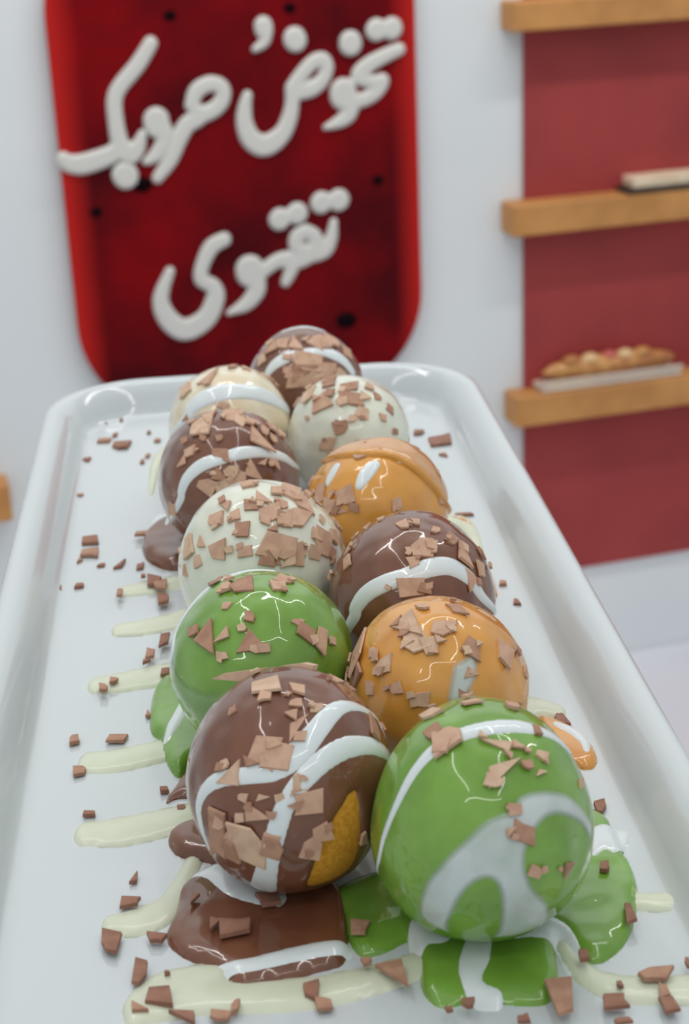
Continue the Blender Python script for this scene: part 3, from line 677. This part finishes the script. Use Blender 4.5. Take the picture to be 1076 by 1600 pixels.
LOOSE = [
 ('a', 211, 625, 21, 14), ('a', 190, 698, 29, 14), ('a', 163, 690, 22, 8), ('a', 134, 720, 16, 8), ('a', 246, 690, 10, 6),
 ('b', 142, 846, 30, 17), ('b', 141, 866, 30, 19), ('b', 125, 879, 8, 6), ('b', 158, 885, 12, 6), ('b', 187, 884, 17, 15), ('b', 219, 887, 11, 12), ('b', 91, 922, 14, 10), ('b', 124, 918, 14, 8), ('b', 125, 776, 11, 5),
 ('c', 187, 929, 10, 12), ('c', 240, 908, 24, 20), ('c', 250, 917, 22, 20), ('c', 254, 939, 20, 18), ('c', 224, 902, 8, 5), ('c', 224, 836, 26, 10), ('c', 257, 1003, 15, 22), ('c', 235, 1023, 14, 16), ('c', 229, 1037, 12, 7), ('c', 178, 1065, 14, 10), ('c', 161, 1077, 16, 14), ('c', 258, 1052, 13, 13),
 ('d', 233, 1117, 10, 12), ('d', 117, 1159, 18, 16), ('d', 183, 1157, 34, 14), ('d', 123, 1208, 22, 17), ('d', 257, 1237, 16, 10), ('d', 140, 1274, 20, 8), ('d', 283, 1265, 14, 10), ('d', 209, 1374, 12, 18),
 ('e', 204, 1412, 32, 20), ('e', 172, 1473, 34, 46), ('e', 245, 1468, 34, 18), ('e', 219, 1521, 22, 42), ('e', 250, 1562, 46, 36), ('e', 219, 1575, 30, 18), ('e', 262, 1524, 9, 5), ('e', 284, 1594, 44, 24), ('e', 346, 1589, 36, 20), ('e', 368, 1578, 14, 22), ('e', 486, 1552, 26, 34), ('e', 506, 1571, 30, 24),
 ('f', 366, 1453, 52, 32), ('f', 336, 1446, 18, 24), ('f', 305, 1407, 14, 18), ('f', 419, 1409, 44, 24),
 ('g', 572, 1506, 18, 14), ('g', 563, 1452, 32, 26), ('g', 983, 1430, 18, 32), ('g', 944, 1357, 18, 18), ('g', 732, 1571, 22, 16), ('g', 701, 1580, 14, 10), ('g', 912, 1497, 16, 18), ('g', 612, 1526, 52, 50), ('g', 877, 1560, 46, 64),
 ('h', 961, 1568, 42, 26), ('h', 968, 1541, 10, 10), ('h', 1026, 1526, 60, 24), ('h', 1046, 1573, 30, 28), ('h', 1036, 1550, 18, 26), ('h', 818, 1594, 20, 14), ('h', 974, 1598, 30, 10), ('h', 1074, 1507, 9, 16),
 ('i', 925, 1089, 27, 18), ('i', 989, 1214, 28, 26), ('i', 878, 1125, 22, 24), ('i', 917, 1190, 20, 20), ('i', 938, 1264, 18, 24),
 ('j', 785, 914, 12, 7), ('j', 807, 943, 12, 10), ('j', 687, 690, 36, 22), ('j', 654, 677, 18, 10), ('j', 692, 713, 14, 6), ('j', 725, 806, 30, 5), ('j', 717, 673, 5, 4),
]
CRUMB = [(180, 681, 7), (147, 637, 6), (230, 645, 5), (190, 658, 5), (169, 656, 5), (233, 677, 6), (231, 714, 7), (223, 723, 7), (166, 663, 4), (195, 631, 4)]
ON_SAUCE = {'c': .0017, 'f': .0030, 'g': .0024, 'h': .0016, 'e': .0010, 'd': .0004}
def loose(x, y, w, h, z, rng):
    c = on_plate(x, y, z); D = proj(c)[2]; k = D / FPX
    r = c - CAM; sphi = abs(_n(r)[2])
    pts = flake_outline(w * k, max(h - 3 * w / 40, h * .7) * k / sphi * .92, rng)
    v, f = slab(pts, rng.uniform(.0008, .0012), rng, 0)
    tx, ty = rng.uniform(-.05, .05), rng.uniform(-.05, .05)
    V = np.c_[v[:, 0], v[:, 1], v[:, 2] + v[:, 0] * tx + v[:, 1] * ty]; V[:, 2] -= V[:, 2].min()
    return build('chocolate_flake', c + V, f, M[rng.choice(('flake_c', 'flake_d', 'flake_d'))], None, smooth=False)
byreg = {}
for r in LOOSE: byreg.setdefault(r[0], []).append(r)
for kx, rows in byreg.items():
    rows.sort(key=lambda r: r[2]); area = sorted([r[3] * r[4] for r in rows])
    for i, r in enumerate(rows):
        big = 'largest' if r[3] * r[4] == area[-1] else None
        lab = f"{big or ('long thin' if r[3] > 2.2 * r[4] else 'small' if r[3] * r[4] < 260 else 'angular')} chocolate flake {REG[kx][0]}, {ORD[i]} from top".replace('lying ', '')
        o = loose(r[1], r[2], r[3], r[4], ON_SAUCE.get(kx, 0.0), RNG); tag(o, lab, 'chocolate flake', REG[kx][1])
for x, y, s in CRUMB:
    tag(loose(x, y, s, s, 0.0, RNG), 'tiny dark chocolate crumb on the bare far left corner of the platter', 'chocolate crumb', 'tiny crumbs in the far left corner')
